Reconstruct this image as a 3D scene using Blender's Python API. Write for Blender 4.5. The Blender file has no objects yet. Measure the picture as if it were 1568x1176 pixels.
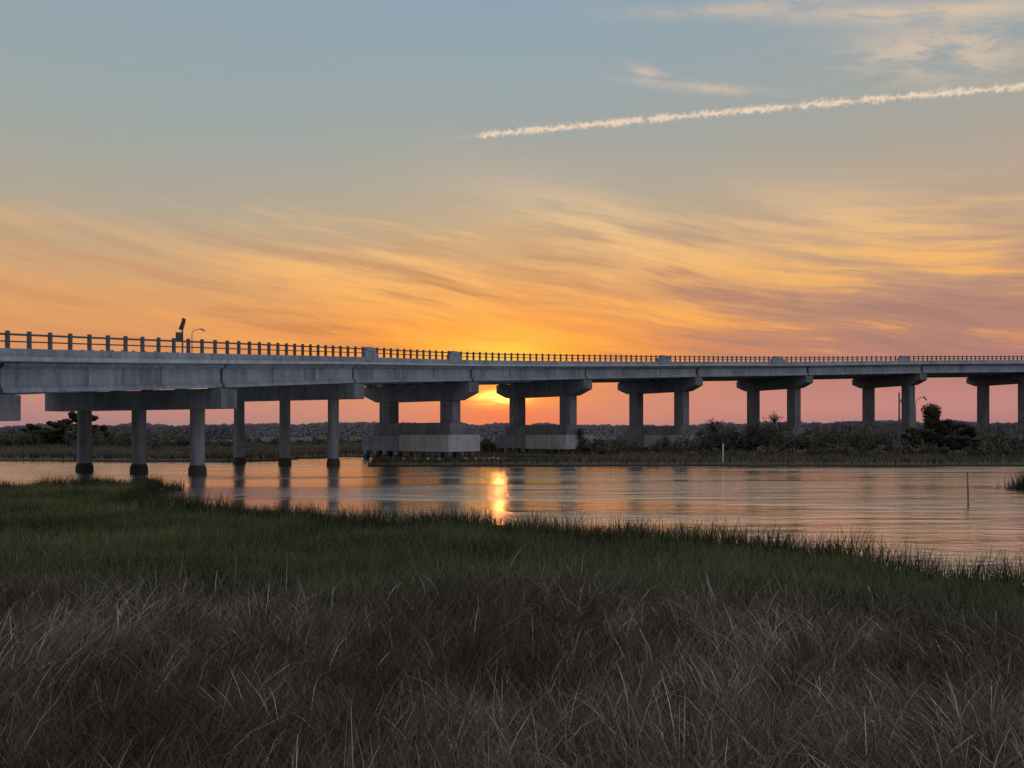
import bpy, math, numpy as np
from mathutils import Vector
rng=np.random.default_rng(7)
scene=bpy.context.scene
scene.view_settings.view_transform='Standard'
try: scene.view_settings.look='None'
except Exception: pass
scene.view_settings.exposure=0
H=3.0; F=1223.0; HY=668.0
def srgb(r,g,b,k=1.0):
    f=lambda c:(c/255/12.92 if c/255<=.04045 else ((c/255+.055)/1.055)**2.4)*k
    return (f(r),f(g),f(b),1)
# ------------------------------------------------------------ noise
_tab=rng.random((256,256))
def vnoise(x,y):
    x=np.asarray(x,float);y=np.asarray(y,float)
    xi=np.floor(x).astype(int);yi=np.floor(y).astype(int);fx=x-xi;fy=y-yi
    fx=fx*fx*(3-2*fx);fy=fy*fy*(3-2*fy)
    a=_tab[xi%256,yi%256];b=_tab[(xi+1)%256,yi%256];c=_tab[xi%256,(yi+1)%256];d=_tab[(xi+1)%256,(yi+1)%256]
    return (a*(1-fx)+b*fx)*(1-fy)+(c*(1-fx)+d*fx)*fy
def fbm(x,y,o=4):
    s=0;a=.5;t=0
    for i in range(o):
        s=s+a*vnoise(x*2**i+17.3*i,y*2**i+9.1*i);t+=a;a*=.5
    return s/t
def sstep(a,b,x):
    t=np.clip((x-a)/(b-a),0,1);return t*t*(3-2*t)
# ------------------------------------------------------------ node helper
class NT:
    def __init__(s,nt): s.nt=nt
    def node(s,t,**k):
        n=s.nt.nodes.new(t)
        for a,b in k.items(): setattr(n,a,b)
        return n
    def put(s,sock,v):
        if isinstance(v,bpy.types.NodeSocket): s.nt.links.new(v,sock)
        elif v is not None: sock.default_value=v
    def m(s,op,a,b=None,c=None,clamp=False):
        n=s.node('ShaderNodeMath',operation=op,use_clamp=clamp)
        s.put(n.inputs[0],a)
        if b is not None:s.put(n.inputs[1],b)
        if c is not None:s.put(n.inputs[2],c)
        return n.outputs[0]
    def xyz(s,x,y,z=0.0):
        n=s.node('ShaderNodeCombineXYZ')
        for i,v in enumerate((x,y,z)): s.put(n.inputs[i],v)
        return n.outputs[0]
    def noise(s,vec,scale=1,detail=4,rough=.5,dist=0):
        n=s.node('ShaderNodeTexNoise');s.put(n.inputs['Vector'],vec)
        n.inputs['Scale'].default_value=scale;n.inputs['Detail'].default_value=detail
        n.inputs['Roughness'].default_value=rough;n.inputs['Distortion'].default_value=dist
        return n.outputs['Fac']
    def ss(s,a,b,x,lo=0.0,hi=1.0):
        n=s.node('ShaderNodeMapRange',interpolation_type='SMOOTHSTEP')
        s.put(n.inputs['Value'],x)
        n.inputs['From Min'].default_value=a;n.inputs['From Max'].default_value=b
        n.inputs['To Min'].default_value=lo;n.inputs['To Max'].default_value=hi
        return n.outputs[0]
    def mix(s,f,a,b,mode='MIX'):
        n=s.node('ShaderNodeMixRGB',blend_type=mode)
        s.put(n.inputs[0],f);s.put(n.inputs[1],a);s.put(n.inputs[2],b)
        return n.outputs[0]
    def ramp(s,f,els,interp='LINEAR'):
        n=s.node('ShaderNodeValToRGB');cr=n.color_ramp;cr.interpolation=interp
        els=sorted(els,key=lambda e:e[0])
        cr.elements[0].position=els[0][0];cr.elements[0].color=els[0][1]
        cr.elements[1].position=els[-1][0];cr.elements[1].color=els[-1][1]
        for p,c in els[1:-1]:
            e=cr.elements.new(p);e.color=c
        s.put(n.inputs[0],f);return n.outputs[0]
    def gauss(s,az,el,a0,e0,ra,re,slope=0.0,p=1.0):
        da=s.m('SUBTRACT',az,a0)
        de=s.m('SUBTRACT',s.m('SUBTRACT',el,e0),s.m('MULTIPLY',da,slope))
        q=s.m('ADD',s.m('POWER',s.m('ABSOLUTE',s.m('DIVIDE',da,ra)),2.0),s.m('POWER',s.m('ABSOLUTE',s.m('DIVIDE',de,re)),2.0))
        if p!=1.0:q=s.m('POWER',q,p)
        return s.m('EXPONENT',s.m('MULTIPLY',q,-1.0))
# ------------------------------------------------------------ world
w=bpy.data.worlds.new("World");scene.world=w;w.use_nodes=True
nt=w.node_tree;nt.nodes.clear();N=NT(nt)
SUN_AZ=-0.9;SUN_EL=2.85
tc=N.node('ShaderNodeTexCoord');sep=N.node('ShaderNodeSeparateXYZ');nt.links.new(tc.outputs['Generated'],sep.inputs[0])
X,Y,Z=sep.outputs
az=N.m('MULTIPLY',N.m('ARCTAN2',X,Y),57.2958)
el=N.m('MULTIPLY',N.m('ARCSINE',Z),57.2958)
fac=N.m('DIVIDE',el,40.0,clamp=True)
def R(lst,k=1): return [(min(1,e/40.0),srgb(*c,k)) for e,c in lst]
cen=N.ramp(fac,R([(0,(148,114,120)),(1.5,(190,120,110)),(3.2,(204,126,100)),(5.5,(244,146,56)),(7.8,(236,148,70)),(10,(221,150,90)),(12.4,(208,162,116)),(14.6,(194,166,132)),(17,(177,166,148)),(21,(158,164,161)),(25,(148,165,172)),(29,(141,163,177)),(40,(122,148,172))]))
lef=N.ramp(fac,R([(0,(148,122,128)),(2,(186,134,126)),(5.5,(216,146,100)),(7.8,(222,156,98)),(10,(211,161,114)),(12.4,(192,163,132)),(15,(173,164,147)),(20,(155,165,163)),(25,(148,164,172)),(29,(143,163,177)),(40,(120,147,172))]))
rig=N.ramp(fac,R([(0,(158,118,124)),(2,(192,132,128)),(4,(180,124,120)),(6,(175,124,114)),(8,(178,132,116)),(10,(185,143,121)),(13,(190,158,132)),(16,(183,163,143)),(20,(165,164,156)),(25,(151,163,168)),(29,(146,160,172)),(40,(125,148,170))]))
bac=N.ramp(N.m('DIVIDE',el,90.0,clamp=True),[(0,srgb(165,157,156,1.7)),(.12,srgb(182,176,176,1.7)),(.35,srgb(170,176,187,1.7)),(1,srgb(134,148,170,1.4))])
lr=N.mix(N.ss(-14,16,az),lef,rig)
cw=N.m('EXPONENT',N.m('MULTIPLY',N.m('POWER',N.m('DIVIDE',N.m('SUBTRACT',az,-1.0),15.0),2.0),-1.0))
base=N.mix(cw,lr,cen)
# --- cirrus streaks
warp=N.noise(N.xyz(N.m('MULTIPLY',az,.04),N.m('MULTIPLY',el,.05),3.1),1,2,.45)
warp2=N.m('MULTIPLY',N.m('SUBTRACT',warp,.5),5.0)
q=N.m('ADD',N.m('ADD',el,N.m('MULTIPLY',az,.18)),warp2)
st1=N.noise(N.xyz(N.m('MULTIPLY',az,.05),N.m('MULTIPLY',q,.42),1.7),1,4,.52)
st2=N.noise(N.xyz(N.m('MULTIPLY',az,.11),N.m('MULTIPLY',q,1.15),5.0),1,5,.6,.15)
st=N.m('ADD',N.m('MULTIPLY',st1,.54),N.m('MULTIPLY',st2,.46))
envb=N.m('MULTIPLY',N.ss(4.0,6.5,el),N.ss(18,11,el))
envb=N.m('MULTIPLY',envb,N.ss(-30,-8,az,.12,1.0))
low=N.m('MULTIPLY',N.m('MULTIPLY',N.ss(2.5,5,el),N.ss(16,9,el)),N.ss(-30,-8,az,.30,1.0))
dark=N.m('MULTIPLY',N.m('MULTIPLY',N.ss(.50,.40,st),low),.66)
darkc=N.mix(N.ss(-5,20,az),srgb(184,122,78),srgb(162,120,110))
c1=N.mix(dark,base,darkc)
brightc=N.ramp(fac,R([(4,(255,168,62)),(8,(253,174,78)),(12,(244,186,112)),(16,(230,194,148)),(22,(212,198,178)),(29,(205,200,190))]))
bright=N.m('MULTIPLY',N.m('MULTIPLY',N.ss(.49,.60,st),envb),.80)
c2=N.mix(bright,c1,brightc)
def blob(col,a0,e0,ra,re,sl,amt,lo=.35,hi=.62,tex=None,bc=None):
    g=N.m('MULTIPLY',N.gauss(az,el,a0,e0,ra,re,sl),amt)
    g=N.m('MULTIPLY',g,N.ss(lo,hi,tex if tex else st),clamp=True)
    return N.mix(g,col,bc if bc else brightc)
c2=blob(c2,9,13.4,9,2.4,-.28,1.0,.36,.53)
c2=blob(c2,25,13.2,8,2.2,-.2,.65,.38,.56)
c2=blob(c2,-8,10.0,11,1.7,-.16,.85,.38,.54)
c2=blob(c2,-32,13.2,5,.6,-.06,.35,.3,.55)
# high wisps upper right
ql=N.m('ADD',N.m('ADD',el,N.m('MULTIPLY',az,.16)),N.m('MULTIPLY',warp2,.5))
wsp=N.noise(N.xyz(N.m('MULTIPLY',az,.22),N.m('MULTIPLY',ql,.8),9.0),1,6,.65,.35)
wc=srgb(214,192,168)
c2=blob(c2,28.5,23.0,5.5,1.5,-.12,.95,.38,.60,wsp,wc)
c2=blob(c2,27,25.3,9,.5,-.15,1.0,.22,.55,wsp,wc)
c2=blob(c2,17,27.2,9,.4,-.05,.5,.3,.6,wsp,wc)
c2=blob(c2,12.8,23.1,4.2,.30,-.17,.85,.32,.6,wsp,wc)
c2=blob(c2,9.6,24.2,1.3,.35,-.3,.8,.3,.6,wsp,wc)
# contrail
t1=N.m('DIVIDE',N.m('ADD',az,2.3),35.0)
curve=N.m('ADD',20.62,N.m('SUBTRACT',N.m('MULTIPLY',t1,3.5),N.m('MULTIPLY',N.m('MULTIPLY',t1,t1),3.88)))
puff=N.noise(N.xyz(az,el,0.0),2.2,4,.75)
dd=N.m('ADD',N.m('SUBTRACT',el,curve),N.m('MULTIPLY',N.m('SUBTRACT',puff,.5),1.0))
ct=N.m('EXPONENT',N.m('MULTIPLY',N.m('POWER',N.m('ABSOLUTE',N.m('DIVIDE',dd,.15)),2.0),-1.0))
ct=N.m('MULTIPLY',ct,N.m('ADD',N.m('MULTIPLY',N.ss(-2.8,-1.8,az),.85),N.m('MULTIPLY',N.ss(-8,-3,az),.10)))
gap=N.noise(N.xyz(N.m('MULTIPLY',az,.8),0.0,4.0),1,2,.6)
ct=N.m('MULTIPLY',ct,N.ss(.34,.52,gap,.35,1.0))
c3=N.mix(ct,c2,srgb(240,212,184))
# glow round the sun
hz=N.noise(N.xyz(N.m('MULTIPLY',az,.18),N.m('MULTIPLY',N.m('ADD',el,N.m('MULTIPLY',az,.06)),1.5),2.0),1,4,.55)
g1=N.m('MULTIPLY',N.gauss(az,el,-1.0,5.6,10,2.4,0),N.ss(.38,.6,hz,.4,1.0))
c4=N.mix(N.m('MULTIPLY',g1,.88),c3,srgb(255,154,38))
g2=N.m('MULTIPLY',N.gauss(az,el,-1.0,5.9,4.0,1.5,0),N.ss(.38,.55,hz,.55,1.0))
c4=N.mix(N.m('MULTIPLY',g2,.9),c4,srgb(255,204,74))
g3=N.gauss(az,el,-.4,1.3,5.5,.8,0)
c4=N.mix(N.m('MULTIPLY',g3,.75),c4,srgb(222,94,70))
g4=N.m('MULTIPLY',N.gauss(az,el,-.2,3.0,3.8,.95,0),N.ss(.36,.56,hz,.75,1.0))
c4=N.mix(g4,c4,srgb(255,128,34,1.15))
bars=N.ss(.36,.50,N.noise(N.xyz(N.m('MULTIPLY',az,.35),N.m('MULTIPLY',el,2.6),7.0),1,3,.5),.45,1.0)
g5=N.m('MULTIPLY',N.gauss(az,el,SUN_AZ+.15,SUN_EL-.03,1.8,.50,0,1.1),bars)
c4=N.mix(g5,c4,(2.6,1.45,.28,1))
# eastern sky behind the camera, unseen, brightened to light the bridge's near side
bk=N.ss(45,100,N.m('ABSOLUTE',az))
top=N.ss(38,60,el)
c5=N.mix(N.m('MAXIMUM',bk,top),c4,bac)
c5=N.mix(N.ss(0,-3,el),c5,srgb(70,68,66))
bg=N.node('ShaderNodeBackground');nt.links.new(c5,bg.inputs[0]);bg.inputs[1].default_value=1.0
sky=N.node('ShaderNodeTexSky');sky.sky_type='NISHITA';sky.sun_disc=False
sky.sun_elevation=math.radians(SUN_EL);sky.sun_rotation=math.radians(SUN_AZ)
bg2=N.node('ShaderNodeBackground');nt.links.new(sky.outputs[0],bg2.inputs[0]);bg2.inputs[1].default_value=.004
ad=N.node('ShaderNodeAddShader');nt.links.new(bg.outputs[0],ad.inputs[0]);nt.links.new(bg2.outputs[0],ad.inputs[1])
wo=N.node('ShaderNodeOutputWorld');nt.links.new(ad.outputs[0],wo.inputs[0])
# sun lamp (just above the horizon, dimmed by the cloud bank)
sl=bpy.data.lights.new("sun",'SUN');sl.energy=.012;sl.angle=math.radians(.6);sl.color=(1,.30,.07)
so=bpy.data.objects.new("sun",sl);scene.collection.objects.link(so)
d=Vector((math.sin(math.radians(SUN_AZ))*math.cos(math.radians(SUN_EL)),math.cos(math.radians(SUN_AZ))*math.cos(math.radians(SUN_EL)),math.sin(math.radians(SUN_EL))))
so.rotation_euler=d.to_track_quat('Z','Y').to_euler()
# camera
cam=bpy.data.cameras.new("camera");co=bpy.data.objects.new("camera",cam);scene.collection.objects.link(co)
co.location=(0,0,H);co.rotation_euler=(math.radians(90),0,0)
cam.sensor_width=36;cam.lens=36*F/1568;cam.shift_y=80/1568;cam.clip_end=12000;cam.clip_start=.05
scene.camera=co
# ------------------------------------------------------------ materials
def newmat(name):
    m=bpy.data.materials.new(name);m.use_nodes=True
    n=NT(m.node_tree);b=m.node_tree.nodes['Principled BSDF'];return m,n,b
def concrete(name,c1,c2,streak=True,rough=.85):
    m,n,b=newmat(name)
    g=n.node('ShaderNodeNewGeometry');s=n.node('ShaderNodeSeparateXYZ');m.node_tree.links.new(g.outputs['Position'],s.inputs[0])
    big=n.noise(g.outputs['Position'],.35,4,.6)
    st=n.noise(n.xyz(s.outputs[0],s.outputs[1],n.m('MULTIPLY',s.outputs[2],.12)),2.2,4,.65)
    fine=n.noise(g.outputs['Position'],9,3,.6)
    f=n.m('ADD',n.m('ADD',n.m('MULTIPLY',big,.42),n.m('MULTIPLY',st,.43)),n.m('MULTIPLY',fine,.15))
    col=n.ramp(f,[(.40,c2),(.58,c1)])
    wet=n.ss(.95,.55,n.m('ADD',s.outputs[2],n.m('MULTIPLY',st,.25)))
    col=n.mix(n.m('MULTIPLY',wet,.93),col,(.012,.011,.010,1))
    m.node_tree.links.new(col,b.inputs['Base Color']);b.inputs['Roughness'].default_value=rough
    return m
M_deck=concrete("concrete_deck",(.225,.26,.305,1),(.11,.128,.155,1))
M_edge=concrete("concrete_slab_edge_lit",(.33,.36,.395,1),(.20,.22,.245,1))  # paler than the deck concrete: light caught by the edge is in the colour
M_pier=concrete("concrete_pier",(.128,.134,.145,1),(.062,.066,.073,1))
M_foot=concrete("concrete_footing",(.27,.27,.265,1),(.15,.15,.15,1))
def plain(name,c,rough=.6,metal=0):
    m,n,b=newmat(name)
    tcn=n.node('ShaderNodeTexCoord');f=n.noise(tcn.outputs['Object'],6,3,.5)
    col=n.mix(f,tuple(x*.75 for x in c[:3])+(1,),tuple(min(1,x*1.2) for x in c[:3])+(1,))
    m.node_tree.links.new(col,b.inputs['Base Color']);b.inputs['Roughness'].default_value=rough;b.inputs['Metallic'].default_value=metal
    return m
M_rail=plain("rail_metal",(.055,.055,.06,1),.6)
M_steel=plain("galvanised_steel",(.12,.125,.13,1),.5,.3)
M_dark=plain("dark_paint",(.03,.032,.035,1),.5)
M_oyst=plain("oyster_growth",(.018,.016,.014,1),.9)
M_wood=plain("weathered_wood",(.08,.07,.06,1),.9)
M_stake=plain("wet_wood",(.08,.07,.06,1),.9)
M_white=plain("white_pvc",(.30,.30,.29,1),.6)
M_bark=plain("bark",(.05,.042,.035,1),.95)
def vegmat(name,stops,rough=.8,flat=False):
    m,n,b=newmat(name)
    a=n.node('ShaderNodeAttribute');a.attribute_name='tone'
    col=n.ramp(a.outputs['Fac'],stops)
    m.node_tree.links.new(col,b.inputs['Base Color']);b.inputs['Roughness'].default_value=rough
    b.inputs['Specular IOR Level'].default_value=.12
    return m
# ------------------------------------------------------------ mesh builders
def mesh_np(name,verts,faces_flat,nper,mat,tone=None,parent=None,smooth=False,nrm=None):
    me=bpy.data.meshes.new(name)
    nv=len(verts);nf=len(faces_flat)//nper
    me.vertices.add(nv);me.vertices.foreach_set('co',np.ascontiguousarray(verts,dtype=np.float32).ravel())
    me.loops.add(len(faces_flat));me.loops.foreach_set('vertex_index',np.ascontiguousarray(faces_flat,dtype=np.int32))
    me.polygons.add(nf);me.polygons.foreach_set('loop_start',np.arange(0,len(faces_flat),nper,dtype=np.int32))
    try: me.polygons.foreach_set('loop_total',np.full(nf,nper,dtype=np.int32))
    except Exception: pass
    if tone is not None:
        at=me.attributes.new('tone','FLOAT','POINT');at.data.foreach_set('value',np.ascontiguousarray(tone,dtype=np.float32))
    me.materials.append(mat);me.update(calc_edges=True);me.validate()
    if smooth: me.polygons.foreach_set('use_smooth',np.ones(nf,dtype=bool))
    o=bpy.data.objects.new(name,me);scene.collection.objects.link(o)
    if parent:o.parent=parent
    return o
class MB:
    def __init__(s): s.v=[];s.f=[]
    def add(s,vs,fs):
        k=len(s.v);s.v+=[tuple(v) for v in vs];s.f+=[tuple(i+k for i in f) for f in fs]
    def box(s,c,ax,ay,hx,hy,z0,z1):
        vs=[]
        for z in (z0,z1):
            for a,b in ((-hx,-hy),(hx,-hy),(hx,hy),(-hx,hy)):
                vs.append((c[0]+ax[0]*a+ay[0]*b,c[1]+ax[1]*a+ay[1]*b,z))
        s.add(vs,[(0,3,2,1),(4,5,6,7),(0,1,5,4),(1,2,6,5),(2,3,7,6),(3,0,4,7)])
    def tube(s,pts,rs,n=8):
        pts=[Vector(p) for p in pts];vs=[]
        for i,p in enumerate(pts):
            t=(pts[min(i+1,len(pts)-1)]-pts[max(i-1,0)]).normalized()
            a=t.cross(Vector((0,0,1)));a=a.normalized() if a.length>.05 else Vector((1,0,0))
            b=t.cross(a).normalized()
            for k in range(n):
                an=2*math.pi*k/n;vs.append(p+(a*math.cos(an)+b*math.sin(an))*rs[i])
        fs=[]
        for i in range(len(pts)-1):
            for k in range(n):
                fs.append((i*n+k,i*n+(k+1)%n,(i+1)*n+(k+1)%n,(i+1)*n+k))
        fs.append(tuple(range(n)));fs.append(tuple(range((len(pts)-1)*n,len(pts)*n)))
        s.add(vs,fs)
    def prism(s,poly,fr,to):
        n=len(poly);vs=[fr(p) for p in poly]+[to(p) for p in poly]
        fs=[(i,(i+1)%n,n+(i+1)%n,n+i) for i in range(n)]+[tuple(range(n))[::-1],tuple(range(n,2*n))]
        s.add(vs,fs)
    def obj(s,name,mat,parent=None,smooth=False,bevel=0):
        import bmesh
        me=bpy.data.meshes.new(name);me.from_pydata(s.v,[],s.f);me.materials.append(mat)
        bm=bmesh.new();bm.from_mesh(me);bmesh.ops.recalc_face_normals(bm,faces=bm.faces);bm.to_mesh(me);bm.free()
        if smooth:
            me.polygons.foreach_set('use_smooth',np.ones(len(me.polygons),dtype=bool))
            try: me.set_sharp_from_angle(angle=math.radians(40))
            except Exception: pass
        o=bpy.data.objects.new(name,me);scene.collection.objects.link(o)
        if parent:o.parent=parent
        if bevel:
            b=o.modifiers.new('bevel','BEVEL');b.width=bevel;b.segments=2;b.limit_method='ANGLE'
        return o
def empty(name):
    e=bpy.data.objects.new(name,None);scene.collection.objects.link(e);return e
# ------------------------------------------------------------ terrain
sx=np.array([-400,-60,-25.7,-23,-19,-17.2,-14.5,-9.4,-6,-1.6,2.1,3.7,6.1,7.6,8.3,9.5,20,60,400.])
sy=np.array([48,42,41,43,43,37,31,27.5,25.6,23.8,22,21.2,20.2,18.6,15.2,14.6,14,13,10.])
def near_shore(x): return np.interp(x,sx,sy)+(fbm(x*.9,x*0+3,3)-.5)*1.6
def far_shore(x):
    f=np.interp(x,[-400,-60,-33,-29,-25,-16.5,-14.5,60,200,600],[110,96,92,97,118,112,80,79.5,84,110])
    return f+(fbm(x*.25,x*0+8,3)-.5)*3
def ground_z(x,y):
    ns=near_shore(x)-y
    fs=y-far_shore(x)
    zn=-.9+1.25*sstep(-1.2,.5,ns)
    # small tussocks standing in the water by the bank on the left
    tus=sstep(.60,.72,vnoise(x*.8+3,y*.8))*sstep(-23,-20,x)*sstep(-9,-12,x)*sstep(-5.5,-3,ns)
    zn=np.maximum(zn,-.9+1.05*tus)
    zf=-.9+1.25*sstep(-2.0,.8,fs)
    e=((x+5)/20)**2+((y-104)/13)**2
    pond=sstep(1.1,.85,e+(fbm(x*.12,y*.12)-.5)*.3)
    cr=fbm(x*.03+5,y*.06+2,4)
    creek=sstep(.045,.018,np.abs(cr-.5))*sstep(98,108,y)*sstep(420,320,y)*sstep(25,5,x)
    zf=zf-1.2*np.clip(np.maximum(pond,creek),0,1)
    z=np.maximum(zn,zf)
    z=z+(fbm(x*.35,y*.35,3)-.5)*.22*(z>0)
    z=z+sstep(8,2,y)*.5*sstep(-.2,.3,z)
    z=z+sstep(115,200,y)*sstep(20,60,x)*1.2+sstep(500,900,y)*1.5
    return z
def axis(segs):
    out=[]
    for a,b,st in segs: out+=list(np.arange(a,b,st))
    return np.array(out)
pos=axis([(0,40,.45),(40,140,1.3),(140,400,10),(400,6001,400)])
xs=np.concatenate([-pos[::-1][:-1],pos]);ys=np.concatenate([axis([(-60,0,6),(0,50,.4),(50,180,.8),(180,450,5),(450,1200,40),(1200,8001,400)])])
gx,gy=np.meshgrid(xs,ys);gz=ground_z(gx,gy)
nx=len(xs);ny=len(ys);idx=np.arange(nx*ny).reshape(ny,nx)
fc=np.stack([idx[:-1,:-1],idx[:-1,1:],idx[1:,1:],idx[1:,:-1]],-1).reshape(-1)
mg,n,b=newmat("marsh_ground")
g=n.node('ShaderNodeNewGeometry');s=n.node('ShaderNodeSeparateXYZ');mg.node_tree.links.new(g.outputs['Position'],s.inputs[0])
f=n.noise(g.outputs['Position'],.12,5,.65)
col=n.ramp(f,[(.3,(.036,.031,.018,1)),(.5,(.065,.052,.034,1)),(.68,(.040,.042,.021,1))])
far=n.noise(n.xyz(n.m('MULTIPLY',s.outputs[0],.02),n.m('MULTIPLY',s.outputs[1],.1)),1,5,.6)
col=n.mix(n.ss(60,120,s.outputs[1]),col,n.ramp(far,[(.35,(.055,.055,.034,1)),(.5,(.11,.090,.066,1)),(.65,(.07,.065,.045,1))]))
mud=n.ss(.22,.05,s.outputs[2]);col=n.mix(mud,col,(.018,.014,.011,1))
mg.node_tree.links.new(col,b.inputs['Base Color']);b.inputs['Roughness'].default_value=.95;b.inputs['Specular IOR Level'].default_value=.1
mesh_np("marsh_ground",np.stack([gx.ravel(),gy.ravel(),gz.ravel()],-1),fc,4,mg,smooth=True)
# water
mw,n,b=newmat("water")
g=n.node('ShaderNodeNewGeometry');s=n.node('ShaderNodeSeparateXYZ');mw.node_tree.links.new(g.outputs['Position'],s.inputs[0])
a1=n.noise(n.xyz(n.m('MULTIPLY',s.outputs[0],.75),n.m('MULTIPLY',s.outputs[1],1.4)),2.2,4,.62)
a2=n.noise(n.xyz(n.m('MULTIPLY',s.outputs[0],.22),n.m('MULTIPLY',s.outputs[1],.6)),1.3,2,.5)
patch=n.ss(.40,.60,n.noise(n.xyz(n.m('MULTIPLY',s.outputs[0],.035),n.m('MULTIPLY',s.outputs[1],.16)),1,3,.5),.35,1.0)
hh=n.m('MULTIPLY',n.m('ADD',n.m('MULTIPLY',a1,.15),n.m('MULTIPLY',a2,.22)),patch)
bp=n.node('ShaderNodeBump');bp.inputs['Strength'].default_value=1.0;bp.inputs['Distance'].default_value=.50
mw.node_tree.links.new(hh,bp.inputs['Height']);mw.node_tree.links.new(bp.outputs[0],b.inputs['Normal'])
b.inputs['Base Color'].default_value=(.11,.10,.095,1);b.inputs['Roughness'].default_value=.09;b.inputs['IOR'].default_value=1.5
gl=n.node('ShaderNodeBsdfGlossy');gl.inputs['Color'].default_value=(.99,.98,.97,1);gl.inputs['Roughness'].default_value=.09
mw.node_tree.links.new(bp.outputs[0],gl.inputs['Normal'])
mx=n.node('ShaderNodeMixShader');mx.inputs[0].default_value=.84
mw.node_tree.links.new(b.outputs[0],mx.inputs[1]);mw.node_tree.links.new(gl.outputs[0],mx.inputs[2])
mw.node_tree.links.new(mx.outputs[0],mw.node_tree.nodes['Material Output'].inputs['Surface'])
mb=MB();mb.add([(-6000,-50,0),(6000,-50,0),(6000,8000,0),(-6000,8000,0)],[(0,1,2,3)]);mb.obj("water",mw)
# ------------------------------------------------------------ bridge
W=18.7
P=[(-44,0,1.8),(-41,16,3.1),(-36,31,4.4),(-29.2,46,5.5),(-21.7,61,6.72),(-15.3,79.5,8.33),(-4.6,99.7,9.93),(11.3,117.5,11.45),(32.2,136.8,13.2),(57.5,154,14.8),(85.9,166.4,16.2),(118.6,179,17.5),(154,190,18.7),(191,199,19.6),(230,206,20.2)]
P=[Vector(p) for p in P]
def cr(i,t):
    p0=P[max(i-1,0)];p1=P[i];p2=P[min(i+1,len(P)-1)];p3=P[min(i+2,len(P)-1)]
    return .5*((2*p1)+(p2-p0)*t+(2*p0-5*p1+4*p2-p3)*t*t+(3*p1-p0-3*p2+p3)*t**3)
def E(s):
    s=max(0,min(len(P)-1.0001,s));i=int(s);return cr(i,s-i)
def frame(s):
    a=E(s-.05);b=E(s+.05);t=(b-a);t.z=0;t.normalize();u=Vector((t.y,-t.x,0));return E(s),t,u
S=np.linspace(.02,len(P)-1.02,(len(P)-1)*12)
FR=[frame(float(s)) for s in S]
bridge=empty("road_bridge")
def sweep(mb,prof,frs):
    n=len(prof);vs=[]
    for e,t,u in frs:
        for v,h in prof: vs.append((e.x-u.x*v,e.y-u.y*v,e.z+h))
    m=len(frs);fs=[]
    for i in range(m-1):
        for k in range(n): fs.append((i*n+k,i*n+(k+1)%n,(i+1)*n+(k+1)%n,(i+1)*n+k))
    fs.append(tuple(range(n)));fs.append(tuple(range((m-1)*n,m*n)));mb.add(vs,fs)
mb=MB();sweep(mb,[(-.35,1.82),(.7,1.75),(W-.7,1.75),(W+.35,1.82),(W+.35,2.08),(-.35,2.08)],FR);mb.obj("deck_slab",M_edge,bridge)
mb=MB()
sweep(mb,[(-.02,2.085),(.36,2.085),(.24,2.58),(.04,2.58)],FR);sweep(mb,[(W-.36,2.085),(W+.02,2.085),(W-.04,2.58),(W-.24,2.58)],FR)
mb.obj("parapet",M_deck,bridge)
asph=plain("asphalt",(.05,.05,.052,1),.9)
mb=MB();sweep(mb,[(.5,2.085),(W-.5,2.085),(W-.5,2.12),(.5,2.12)],FR);mb.obj("road_surface",asph,bridge)
ltp=plain("lane_paint",(.7,.6,.15,1),.7)
mb=MB();sweep(mb,[(W/2-.08,2.124),(W/2+.08,2.124),(W/2+.08,2.128),(W/2-.08,2.128)],FR);mb.obj("centre_line",ltp,bridge)
# girders span by span
mb=MB()
for i in range(len(P)-1):
    fa=frame(i+.008);fb=frame(i+.992);fm=frame(i+.5)
    for v in (.75,4.2,7.7,11.1,14.6,W-.75):
        pr=[(v-.36,0),(v+.36,0),(v+.36,.22),(v+.12,.42),(v+.12,1.4),(v+.5,1.6),(v+.5,1.745),(v-.5,1.745),(v-.5,1.6),(v-.12,1.4),(v-.12,.42),(v-.36,.22)]
        sweep(mb,pr,[fa,fm,fb])
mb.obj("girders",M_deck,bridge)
mb=MB()
for i in range(1,len(P)-1):
    e,t,u=frame(i);c=e-u*(W/2)
    for sgn in (-.55,.55): mb.box(c+t*sgn,u,t,W/2-1.2,.12,e.z+.35,e.z+1.74)
mb.obj("diaphragms",M_pier,bridge)
# rails
mb=MB()
for v in (.14,W-.14):
    sweep(mb,[(v-.05,3.34),(v+.05,3.34),(v+.05,3.46),(v-.05,3.46)],FR)
    sweep(mb,[(v-.04,2.95),(v+.04,2.95),(v+.04,3.03),(v-.04,3.03)],FR)
fine=np.linspace(.05,len(P)-1.05,4000);pts=np.array([E(float(s)) for s in fine])
arc=np.concatenate([[0],np.cumsum(np.linalg.norm(np.diff(pts[:,:2],axis=0),axis=1))])
for a in np.arange(1,arc[-1],1.28):
    s_=float(np.interp(a,arc,fine));e,t,u=frame(s_)
    for v in (.14,W-.14): mb.box(e-u*v,u,t,.10,.09,e.z+2.56,e.z+3.60)
mb.obj("railing",M_rail,bridge)
def s_at_px(px,lo=3,hi=13):
    ss_=np.linspace(lo,hi,3000);pp=np.array([E(float(s)) for s in ss_]);x=784+F*pp[:,0]/pp[:,1]
    return float(ss_[np.argmin(abs(x-px))])
mb=MB()
for px,hw in ((568,1.0),(697,1.2),(1018,1.6),(1192,1.8),(1385,1.6)):
    e,t,u=frame(s_at_px(px))
    c=e-u*.14;mb.box(c,u,t,.30,hw,e.z+2.09,e.z+3.1);mb.box(c,u,t,.36,hw*.62,e.z+3.102,e.z+3.58)
mb.obj("parapet_pilasters",M_deck,bridge,bevel=.04)
mb=MB()
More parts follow.
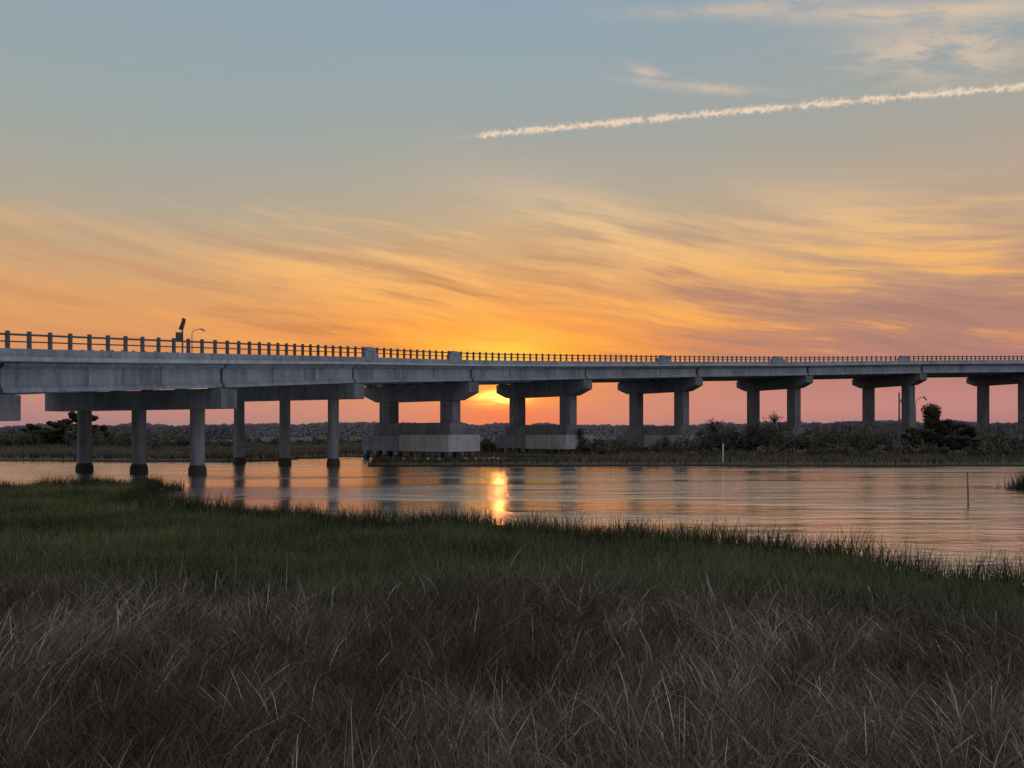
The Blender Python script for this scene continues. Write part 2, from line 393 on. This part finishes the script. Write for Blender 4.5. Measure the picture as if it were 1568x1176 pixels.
for i in range(3,12):
    for k in (.33,.66):
        e,t,u=frame(i+k);mb.box(e-u*.36,u,t,.03,.03,e.z+.3,e.z+1.75)
mb.obj("drain_pipes",M_steel,bridge)
# piers
def pier(i):
    e,t,u=frame(i);c=e-u*(W/2);zt=e.z
    A=lambda a,b:c+u*a+t*b
    if i<=5:
        mb=MB();top=zt-.10
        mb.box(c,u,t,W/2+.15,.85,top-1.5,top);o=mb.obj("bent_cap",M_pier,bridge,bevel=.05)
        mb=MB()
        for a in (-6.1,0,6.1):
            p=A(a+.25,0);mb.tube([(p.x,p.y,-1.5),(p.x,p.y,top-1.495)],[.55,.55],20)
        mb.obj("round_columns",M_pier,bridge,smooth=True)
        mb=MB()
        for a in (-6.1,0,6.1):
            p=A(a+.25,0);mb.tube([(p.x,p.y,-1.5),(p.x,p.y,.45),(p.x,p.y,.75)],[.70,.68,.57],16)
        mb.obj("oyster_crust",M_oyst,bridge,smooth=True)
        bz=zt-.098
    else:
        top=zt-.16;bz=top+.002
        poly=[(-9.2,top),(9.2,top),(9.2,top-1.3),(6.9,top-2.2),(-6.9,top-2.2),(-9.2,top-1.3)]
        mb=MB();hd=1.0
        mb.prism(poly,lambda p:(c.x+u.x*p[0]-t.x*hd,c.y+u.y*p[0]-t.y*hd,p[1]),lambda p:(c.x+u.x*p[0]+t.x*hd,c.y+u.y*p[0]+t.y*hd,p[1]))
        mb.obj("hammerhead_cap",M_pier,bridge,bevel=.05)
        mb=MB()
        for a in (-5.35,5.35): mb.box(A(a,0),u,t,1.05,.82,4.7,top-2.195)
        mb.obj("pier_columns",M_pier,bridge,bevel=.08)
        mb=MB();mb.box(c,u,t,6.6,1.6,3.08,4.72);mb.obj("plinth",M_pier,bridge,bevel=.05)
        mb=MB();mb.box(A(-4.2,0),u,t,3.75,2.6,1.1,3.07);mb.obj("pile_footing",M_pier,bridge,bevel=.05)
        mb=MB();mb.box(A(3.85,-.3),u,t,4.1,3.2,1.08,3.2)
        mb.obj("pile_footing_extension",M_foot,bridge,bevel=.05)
        mb=MB()
        for a in (-7.2,-5.4,-3.6,-1.6,.6,2.6,4.6,7.0):
            for b_ in (-2.4,0,2.1):
                p=A(a,b_);mb.box(p,u,t,.3,.3,-1.5,1.1)
        mb.obj("piles",M_pier,bridge)
    mb=MB()
    for v in (.75,4.2,7.7,11.1,14.6,W-.75):
        for b_ in (-.5,.5): mb.box(e-u*v+t*b_,u,t,.38,.24,bz,zt-.002)
    mb.obj("bearings",M_dark,bridge)
for i in range(1,14): pier(i)
# bridge pole with solar panel
e,t,u=frame(s_at_px(282));p=e-u*.14;z0=e.z+2.08
sp=empty("solar_sensor_pole")
mb=MB();mb.tube([(p.x,p.y,z0+.45),(p.x,p.y,z0+3.0)],[.06,.05],10);mb.obj("mast",M_dark,sp)
mb=MB();mb.box((p.x-.2,p.y-.1),(1,0),(0,1),.2,.14,z0+1.35,z0+1.95);mb.obj("control_box",M_dark,sp,bevel=.02)
mb=MB();mb.add([(p.x-.16,p.y-.3,z0+2.15),(p.x-.09,p.y-.3,z0+2.15),(p.x+.14,p.y-.15,z0+2.95),(p.x+.07,p.y-.15,z0+2.95),(p.x-.16,p.y+.35,z0+2.15),(p.x-.09,p.y+.35,z0+2.15),(p.x+.14,p.y+.3,z0+2.95),(p.x+.07,p.y+.3,z0+2.95)],[(0,1,2,3),(4,7,6,5),(0,4,5,1),(1,5,6,2),(2,6,7,3),(3,7,4,0)]);mb.obj("solar_panel",M_dark,sp)
def street_lamp(p,z0,h,arm,r=.05):
    o=empty("street_lamp");x,y=p
    mb=MB();pts=[(x,y,z0),(x,y,z0+h*.86)]+[(x+arm*(1-math.cos(a)),y,z0+h*.86+h*.14*math.sin(a)) for a in np.linspace(.25,1.5,6)]
    mb.tube(pts,[r*1.4,r]+[r*.8]*6,8);mb.obj("mast_and_arm",M_steel,o,smooth=True)
    L=pts[-1];mb=MB();mb.tube([(L[0],y,L[2]),(L[0]+.25*arm,y,L[2]-.02),(L[0]+.6*arm,y,L[2]-.06*h)],[r,r*2.2,r*1.4],8);mb.obj("lamp_head",M_steel,o,smooth=True)
    return o
q_=e-u*1.2+t*1.5
street_lamp((q_.x+.25,q_.y),e.z+2.12,2.4,.62,.03)
# ------------------------------------------------------------ shore furniture
def gz1(x,y): return float(ground_z(np.array([float(x)]),np.array([float(y)]))[0])
def at(px,Yd): return ((px-784)/F*Yd,Yd)
x,y=at(1377,128);o=empty("utility_pole");z=gz1(x,y)
mb=MB();mb.tube([(x,y,z),(x-.02,y,z+9.6)],[.16,.11],10);mb.obj("pole",M_wood,o)
mb=MB();mb.tube([(x+.25,y-.2,z+7.9),(x+.25,y-.2,z+8.5)],[.15,.15],10);mb.obj("transformer",M_wood,o)
x,y=at(1402,132);z=gz1(x,y);street_lamp((x,y),z,9.0,1.2,.07)
x,y=at(1107,82);o=empty("channel_marker_post");z=gz1(x,y)
mb=MB();mb.tube([(x,y,z-.3),(x+.02,y,z+1.8)],[.08,.08],10);mb.obj("post",M_white,o);mb=MB();mb.tube([(x+.02,y,z+1.8),(x+.02,y,z+1.9)],[.10,.05],10);mb.obj("cap",M_white,o)
x,y=at(1483,34);o=empty("mooring_stake")
mb=MB();mb.tube([(x,y,-.6),(x-.02,y,.6),(x-.05,y,1.4)],[.04,.036,.03],8);mb.obj("stake",M_stake,o);mb=MB();mb.tube([(x-.05,y,1.4),(x-.052,y,1.46)],[.045,.02],8);mb.obj("stake_tip",M_stake,o)
# ------------------------------------------------------------ grass blades
def blades(name,x,y,h,wd,lean_dir,lean,mat,tone,seg=3,z=None,tip=0.0):
    n_=len(x);z0=ground_z(x,y)-.03 if z is None else z
    ang=rng.uniform(0,np.pi,n_);cx=np.cos(ang);cy=np.sin(ang)*.5
    V=np.zeros((n_,seg+1,2,3),np.float32);T=np.zeros((n_,seg+1,2),np.float32)
    for k in range(seg+1):
        t_=k/seg
        off=lean*h*t_**1.6;zz=h*t_*np.sqrt(np.clip(1-(lean*.72*t_)**2,.08,1))
        px_=x+np.cos(lean_dir)*off;py_=y+np.sin(lean_dir)*off
        ww=wd*(1-t_*.88)*.5
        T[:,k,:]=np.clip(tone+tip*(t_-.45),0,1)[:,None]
        for sgn,j in ((-1,0),(1,1)):
            V[:,k,j,0]=px_+sgn*cx*ww;V[:,k,j,1]=py_+sgn*cy*ww;V[:,k,j,2]=z0+zz
    base_=np.arange(n_)*(seg+1)*2;fs=[]
    for k in range(seg):
        fs.append(np.stack([base_+k*2,base_+k*2+1,base_+k*2+3,base_+k*2+2],-1))
    fs=np.stack(fs,1).reshape(-1)
    return mesh_np(name,V.reshape(-1,3),fs,4,mat,tone=T.reshape(-1))
def scatter(n_,y0,y1,power=1.0,spread=.70):
    t_=rng.random(n_);yy=(y0**power+(y1**power-y0**power)*t_)**(1/power)
    xx=rng.uniform(-spread,spread,n_)*(yy+1.5)
    return xx,yy
def brownmask(x,y):
    b_=np.interp(x,[-30,-12,-8,-3,2,6,10,30],[15,15,14,11.5,12.5,11,9.5,9.5])+(fbm(x*.35+3,y*.2,3)-.5)*8
    return sstep(2.8,-2.8,y-b_)
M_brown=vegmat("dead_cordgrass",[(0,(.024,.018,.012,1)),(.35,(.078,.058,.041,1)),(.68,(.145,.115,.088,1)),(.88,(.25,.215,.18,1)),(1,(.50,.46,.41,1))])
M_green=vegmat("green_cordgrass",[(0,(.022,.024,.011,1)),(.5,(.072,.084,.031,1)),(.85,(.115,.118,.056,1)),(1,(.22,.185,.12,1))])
x,y=scatter(175000,2.6,20,1.1)
k=rng.random(len(x))<brownmask(x,y);x=x[k];y=y[k]
cl=fbm(x*.8,y*.8,3);clump=fbm(x*1.9+30,y*1.9,2);tuft=fbm(x*3.7+11,y*3.7+2,2)
ld=(fbm(x*.45+40,y*.45,3)-.5)*22+rng.normal(0,1.3,len(x))
hh_=(.20+.42*cl**1.3+.16*(clump>.56))*rng.uniform(.5,1.25,len(x))
ln=np.clip(.35+1.4*fbm(x*.6+9,y*.6+4,2)*rng.random(len(x))*1.3,0,1.3)
tn=np.clip(.02+.70*fbm(x*.35,y*.35+20,3)+.45*(clump-.5)+.35*(tuft-.5)+rng.normal(0,.17,len(x))+(rng.random(len(x))<.06)*.5,0,1)
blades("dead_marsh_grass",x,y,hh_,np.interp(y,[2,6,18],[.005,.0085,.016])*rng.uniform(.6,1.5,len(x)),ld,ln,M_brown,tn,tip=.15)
def wedge_pts(n_,y0,y1,power,mask):
    x,y=scatter(n_,y0,y1,power);k=rng.random(n_)<mask(x,y);return x[k],y[k]
x,y=wedge_pts(170000,7,46,1.5,lambda x,y:(1-brownmask(x,y)*.95)*((y<near_shore(x)+.1)|(ground_z(x,y)>.02)))
edge=sstep(3,0,near_shore(x)-y)
hh_=(.20+.28*fbm(x*.5,y*.5,3)+.45*edge*fbm(x*1.3,y*1.3,2)**1.3)*rng.uniform(.6,1.3,len(x))
tn=np.clip(.10+1.15*(fbm(x*.22+7,y*.4,4)-.25)+.4*(fbm(x*1.2,y*1.2,2)-.5)+rng.normal(0,.13,len(x))-edge*.45,0,1)
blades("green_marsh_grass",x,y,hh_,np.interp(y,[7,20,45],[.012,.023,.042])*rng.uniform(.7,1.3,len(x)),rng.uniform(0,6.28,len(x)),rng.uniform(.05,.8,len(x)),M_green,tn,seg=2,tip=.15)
xx=rng.uniform(-42,24,26000);yy=near_shore(xx)-np.abs(rng.normal(0,.55,len(xx)))+.25
k=(np.abs(xx)<.75*yy+2)&(ground_z(xx,yy)>-.15);xx=xx[k];yy=yy[k]
cl=fbm(xx*1.4,yy*1.4+5,2)
blades("bank_grass_fringe",xx,yy,(.2+.9*cl**2)*rng.uniform(.5,1.2,len(xx)),np.interp(yy,[14,45],[.014,.035]),rng.uniform(0,6.28,len(xx)),rng.uniform(.05,.5,len(xx)),M_green,np.clip(rng.normal(.02,.06,len(xx)),0,1),seg=2)
xx=rng.normal(29.6,.7,2200);yy=rng.normal(44.5,.8,2200)
blades("islet_grass",xx,yy,rng.uniform(.4,1.3,2200)*np.clip(1.2-abs(xx-29.6)*.5,.3,1),np.full(2200,.04),rng.uniform(0,6.28,2200),rng.uniform(.1,.6,2200),M_green,np.full(2200,.0),seg=2,z=np.full(2200,-.05))
# far marsh grass
M_far=vegmat("far_cordgrass",[(0,(.018,.016,.012,1)),(.5,(.085,.070,.050,1)),(1,(.17,.14,.105,1))])
x,y=scatter(140000,78,330,.6,.70)
k=(ground_z(x,y)>.12);x=x[k];y=y[k]
edge=sstep(.28,.12,ground_z(x,y));edge=np.maximum(edge,sstep(4,0,y-far_shore(x)))
tn=np.clip(.1+.9*(fbm(x*.05,y*.12+3,4)-.1)*1+rng.normal(0,.12,len(x))-edge*.9,0,1)
blades("far_marsh_grass",x,y,rng.uniform(.35,.8,len(x))*np.interp(y,[80,300],[.9,1.2]),np.interp(y,[80,330],[.08,.45]),rng.uniform(0,6.28,len(x)),rng.uniform(.05,.5,len(x)),M_far,tn,seg=1)
# ------------------------------------------------------------ foliage
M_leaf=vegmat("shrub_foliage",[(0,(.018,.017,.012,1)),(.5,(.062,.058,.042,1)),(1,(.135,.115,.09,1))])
M_haze=vegmat("hazed_distant_foliage",[(0,(.105,.105,.120,1)),(1,(.185,.178,.200,1))])  # aerial haze put into the leaf colour, pale and bluish
def leafquads(name,C,size,mat,tone,parent=None,asp=.55,flat=None):
    n_=len(C);a=rng.normal(size=(n_,3))
    if flat is not None: a[:,1]*=flat
    a/=np.linalg.norm(a,axis=1)[:,None]
    r=rng.normal(size=(n_,3))
    if flat is not None: r=np.tile(np.array([[0,1.,.25]]),(n_,1))+r*flat
    b_=np.cross(a,r);b_/=np.linalg.norm(b_,axis=1)[:,None]
    a*=size[:,None];b_*=(size*asp)[:,None]
    V=np.stack([C-a,C-b_,C+a,C+b_],1).reshape(-1,3)
    return mesh_np(name,V,np.arange(n_*4),4,mat,tone=np.repeat(tone,4),parent=parent)
def bushpts(cx,cy,cz,rw,rh,n_,lumps=9):
    L=rng.normal(size=(lumps,3))*np.array([.42,.42,.28]);L[:,2]=np.abs(L[:,2])*1.1+.25
    lr=rng.uniform(.22,.42,lumps);id_=rng.integers(0,lumps,n_)
    dv=rng.normal(size=(n_,3));dv/=np.linalg.norm(dv,axis=1)[:,None]
    rad=rng.random(n_)**.45
    q=L[id_]+dv*(rad*lr[id_])[:,None]
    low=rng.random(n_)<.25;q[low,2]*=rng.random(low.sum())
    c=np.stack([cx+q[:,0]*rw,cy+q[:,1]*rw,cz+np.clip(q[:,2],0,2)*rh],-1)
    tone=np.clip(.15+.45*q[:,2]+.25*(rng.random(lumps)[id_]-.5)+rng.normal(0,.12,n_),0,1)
    return c,tone
CC=[];TT=[];SS=[];stems=MB()
def addbush(px,Yd,wpx,toppx,n_,tone0=0.0):
    x,y=at(px,Yd);z=gz1(x,y);rw=wpx/2/F*Yd*1.25;top=H+(HY-toppx)/F*Yd;rh=max(.5,(top-z)/1.15)
    c,t_=bushpts(x,y,z-.1,rw,rh,n_);CC.append(c);TT.append(np.clip(t_+tone0+rng.normal(0,.1),0,1));SS.append(rng.uniform(.10,.24,n_)*Yd/115)
    for j in range(3):
        a=rng.uniform(-.5,.5)*rw;stems.tube([(x+a*.4,y,z-.2),(x+a,y+rng.uniform(-.3,.3)*rw,z+rh*rng.uniform(.7,1.15))],[.06,.02],5)
topx=[880,930,1000,1060,1100,1150,1185,1230,1290,1340,1400,1460,1520,1600,1700]
topy=[688,680,676,662,654,650,646,656,660,658,664,660,658,655,652]
for px in np.arange(885,1700,8.5):
    ty=np.interp(px,topx,topy)+rng.uniform(-7,9);addbush(px+rng.uniform(-6,6),rng.uniform(112,140),rng.uniform(18,42),ty,600)
for px in np.arange(1050,1700,13):
    addbush(px+rng.uniform(-8,8),rng.uniform(92,108),rng.uniform(15,40),np.interp(px,[1050,1200,1700],[692,682,674])+rng.uniform(-8,8),380,.1)
for px in np.arange(900,1700,12):
    addbush(px+rng.uniform(-8,8),rng.uniform(145,190),rng.uniform(20,50),np.interp(px,[900,1000,1200,1700],[668,662,654,652])+rng.uniform(-6,6),380,.15)
for px in np.arange(-120,350,11):
    addbush(px+rng.uniform(-8,8),rng.uniform(175,260),rng.uniform(18,46),np.interp(px,[-120,20,80,160,250,350],[652,660,654,654,662,668])+rng.uniform(-4,5),420,.05)
for px in np.arange(350,900,22):
    addbush(px+rng.uniform(-8,8),rng.uniform(190,300),rng.uniform(12,34),rng.uniform(664,671),220,.1)
for px,Yd,wp,ty in ((742,128,26,664),(900,118,34,664),(765,128,18,668),(235,150,40,657),(195,170,36,650)):
    addbush(px,Yd,wp,ty,600)
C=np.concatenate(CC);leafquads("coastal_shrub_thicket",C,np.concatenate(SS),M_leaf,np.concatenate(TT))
stems.obj("shrub_stems",M_bark)
def tree(name,px,Yd,wpx,toppx,nl,bare=False,conic=False,lsz=.16,seed=1):
    r=np.random.default_rng(seed);x,y=at(px,Yd);z=gz1(x,y)-.1;top=H+(HY-toppx)/F*Yd;h=top-z;rw=wpx/2/F*Yd
    o=empty(name);mb=MB();tips=[]
    tr=[Vector((x+r.normal(0,.03)*h*k,y,z+h*k*.9)) for k in np.linspace(0,1,7)]
    mb.tube(tr,list(np.linspace(.035,.006,7)*h+.02),8)
    for j in range(18 if not bare else 26):
        k=r.uniform(.18,.95);p=tr[0].lerp(tr[-1],k);an=r.uniform(0,6.28)
        ext=rw*(1.05-k*.9 if conic else math.sin(math.pi*min(.95,k*.75+.25))**.7)*r.uniform(.6,1.1)
        q1=p+Vector((math.cos(an)*ext*.5,math.sin(an)*ext*.5,h*.05));q2=p+Vector((math.cos(an)*ext,math.sin(an)*ext,h*r.uniform(.04,.16)))
        mb.tube([p,q1,q2],[.012*h+.015,.007*h+.012,.012],6);tips.append((q2,ext));tips.append((q1,ext))
        for m_ in range(3 if not bare else 7):
            s0=q1.lerp(q2,r.random());d_=Vector((r.normal(),r.normal(),abs(r.normal())+.2)).normalized()*h*r.uniform(.06,.15)
            mb.tube([s0,s0+d_*.6,s0+d_],[.02,.014,.008],4)
            if bare:
                for _ in range(3):
                    d2=Vector((r.normal(),r.normal(),r.normal()+.5)).normalized()*h*.07
                    mb.tube([s0+d_*.6,s0+d_*.6+d2],[.012,.007],3)
    mb.obj("trunk_and_limbs",M_bark,o)
    if nl:
        tp=np.array([q[0][:] for q in tips]);id_=r.integers(0,len(tp),nl);dv=r.normal(size=(nl,3));dv/=np.linalg.norm(dv,axis=1)[:,None]
        cs=r.uniform(.07,.15,len(tp))*h*(1 if not bare else 1.2)
        C=tp[id_]+dv*(cs[id_]*r.random(nl)**.5)[:,None]*np.array([1.25,1.25,.7])
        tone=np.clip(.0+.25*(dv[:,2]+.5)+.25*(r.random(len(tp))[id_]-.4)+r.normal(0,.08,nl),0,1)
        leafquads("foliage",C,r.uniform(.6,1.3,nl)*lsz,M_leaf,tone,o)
tree("pine_tree",1429,112,42,618,6500,conic=True,seed=3)
tree("cedar_tree",1462,113,72,645,8000,seed=4,lsz=.17)
tree("cedar_tree",1408,110,50,650,5000,seed=14,lsz=.16)
tree("bare_tree",1185,118,44,634,700,bare=True,seed=5)
tree("bare_tree",1092,116,50,640,350,bare=True,seed=6)
tree("bare_tree",1155,122,40,645,500,bare=True,seed=9)
tree("bare_tree",890,118,24,655,200,bare=True,seed=8)
tree("live_oak_tree",122,205,66,632,9000,seed=10,lsz=.36)
tree("live_oak_tree",88,210,56,638,7000,seed=11,lsz=.36)
tree("live_oak_tree",52,215,44,650,4500,seed=12,lsz=.34)
# distant treeline
CC=[];TT=[];SS=[]
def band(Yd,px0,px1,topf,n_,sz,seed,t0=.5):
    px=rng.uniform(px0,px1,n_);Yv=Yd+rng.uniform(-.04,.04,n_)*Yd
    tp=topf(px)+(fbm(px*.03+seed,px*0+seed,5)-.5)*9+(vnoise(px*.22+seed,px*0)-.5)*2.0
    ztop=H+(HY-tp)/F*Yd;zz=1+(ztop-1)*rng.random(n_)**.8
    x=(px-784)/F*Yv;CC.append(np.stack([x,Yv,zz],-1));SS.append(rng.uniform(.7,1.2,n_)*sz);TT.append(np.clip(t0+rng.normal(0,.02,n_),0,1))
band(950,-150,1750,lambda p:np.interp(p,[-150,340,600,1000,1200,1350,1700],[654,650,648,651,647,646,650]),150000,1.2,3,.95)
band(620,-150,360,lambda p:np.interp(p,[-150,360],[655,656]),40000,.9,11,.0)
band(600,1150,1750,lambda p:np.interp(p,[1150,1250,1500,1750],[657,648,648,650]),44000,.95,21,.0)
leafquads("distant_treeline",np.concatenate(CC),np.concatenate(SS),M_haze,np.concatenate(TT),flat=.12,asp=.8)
print("done",len(bpy.data.objects))
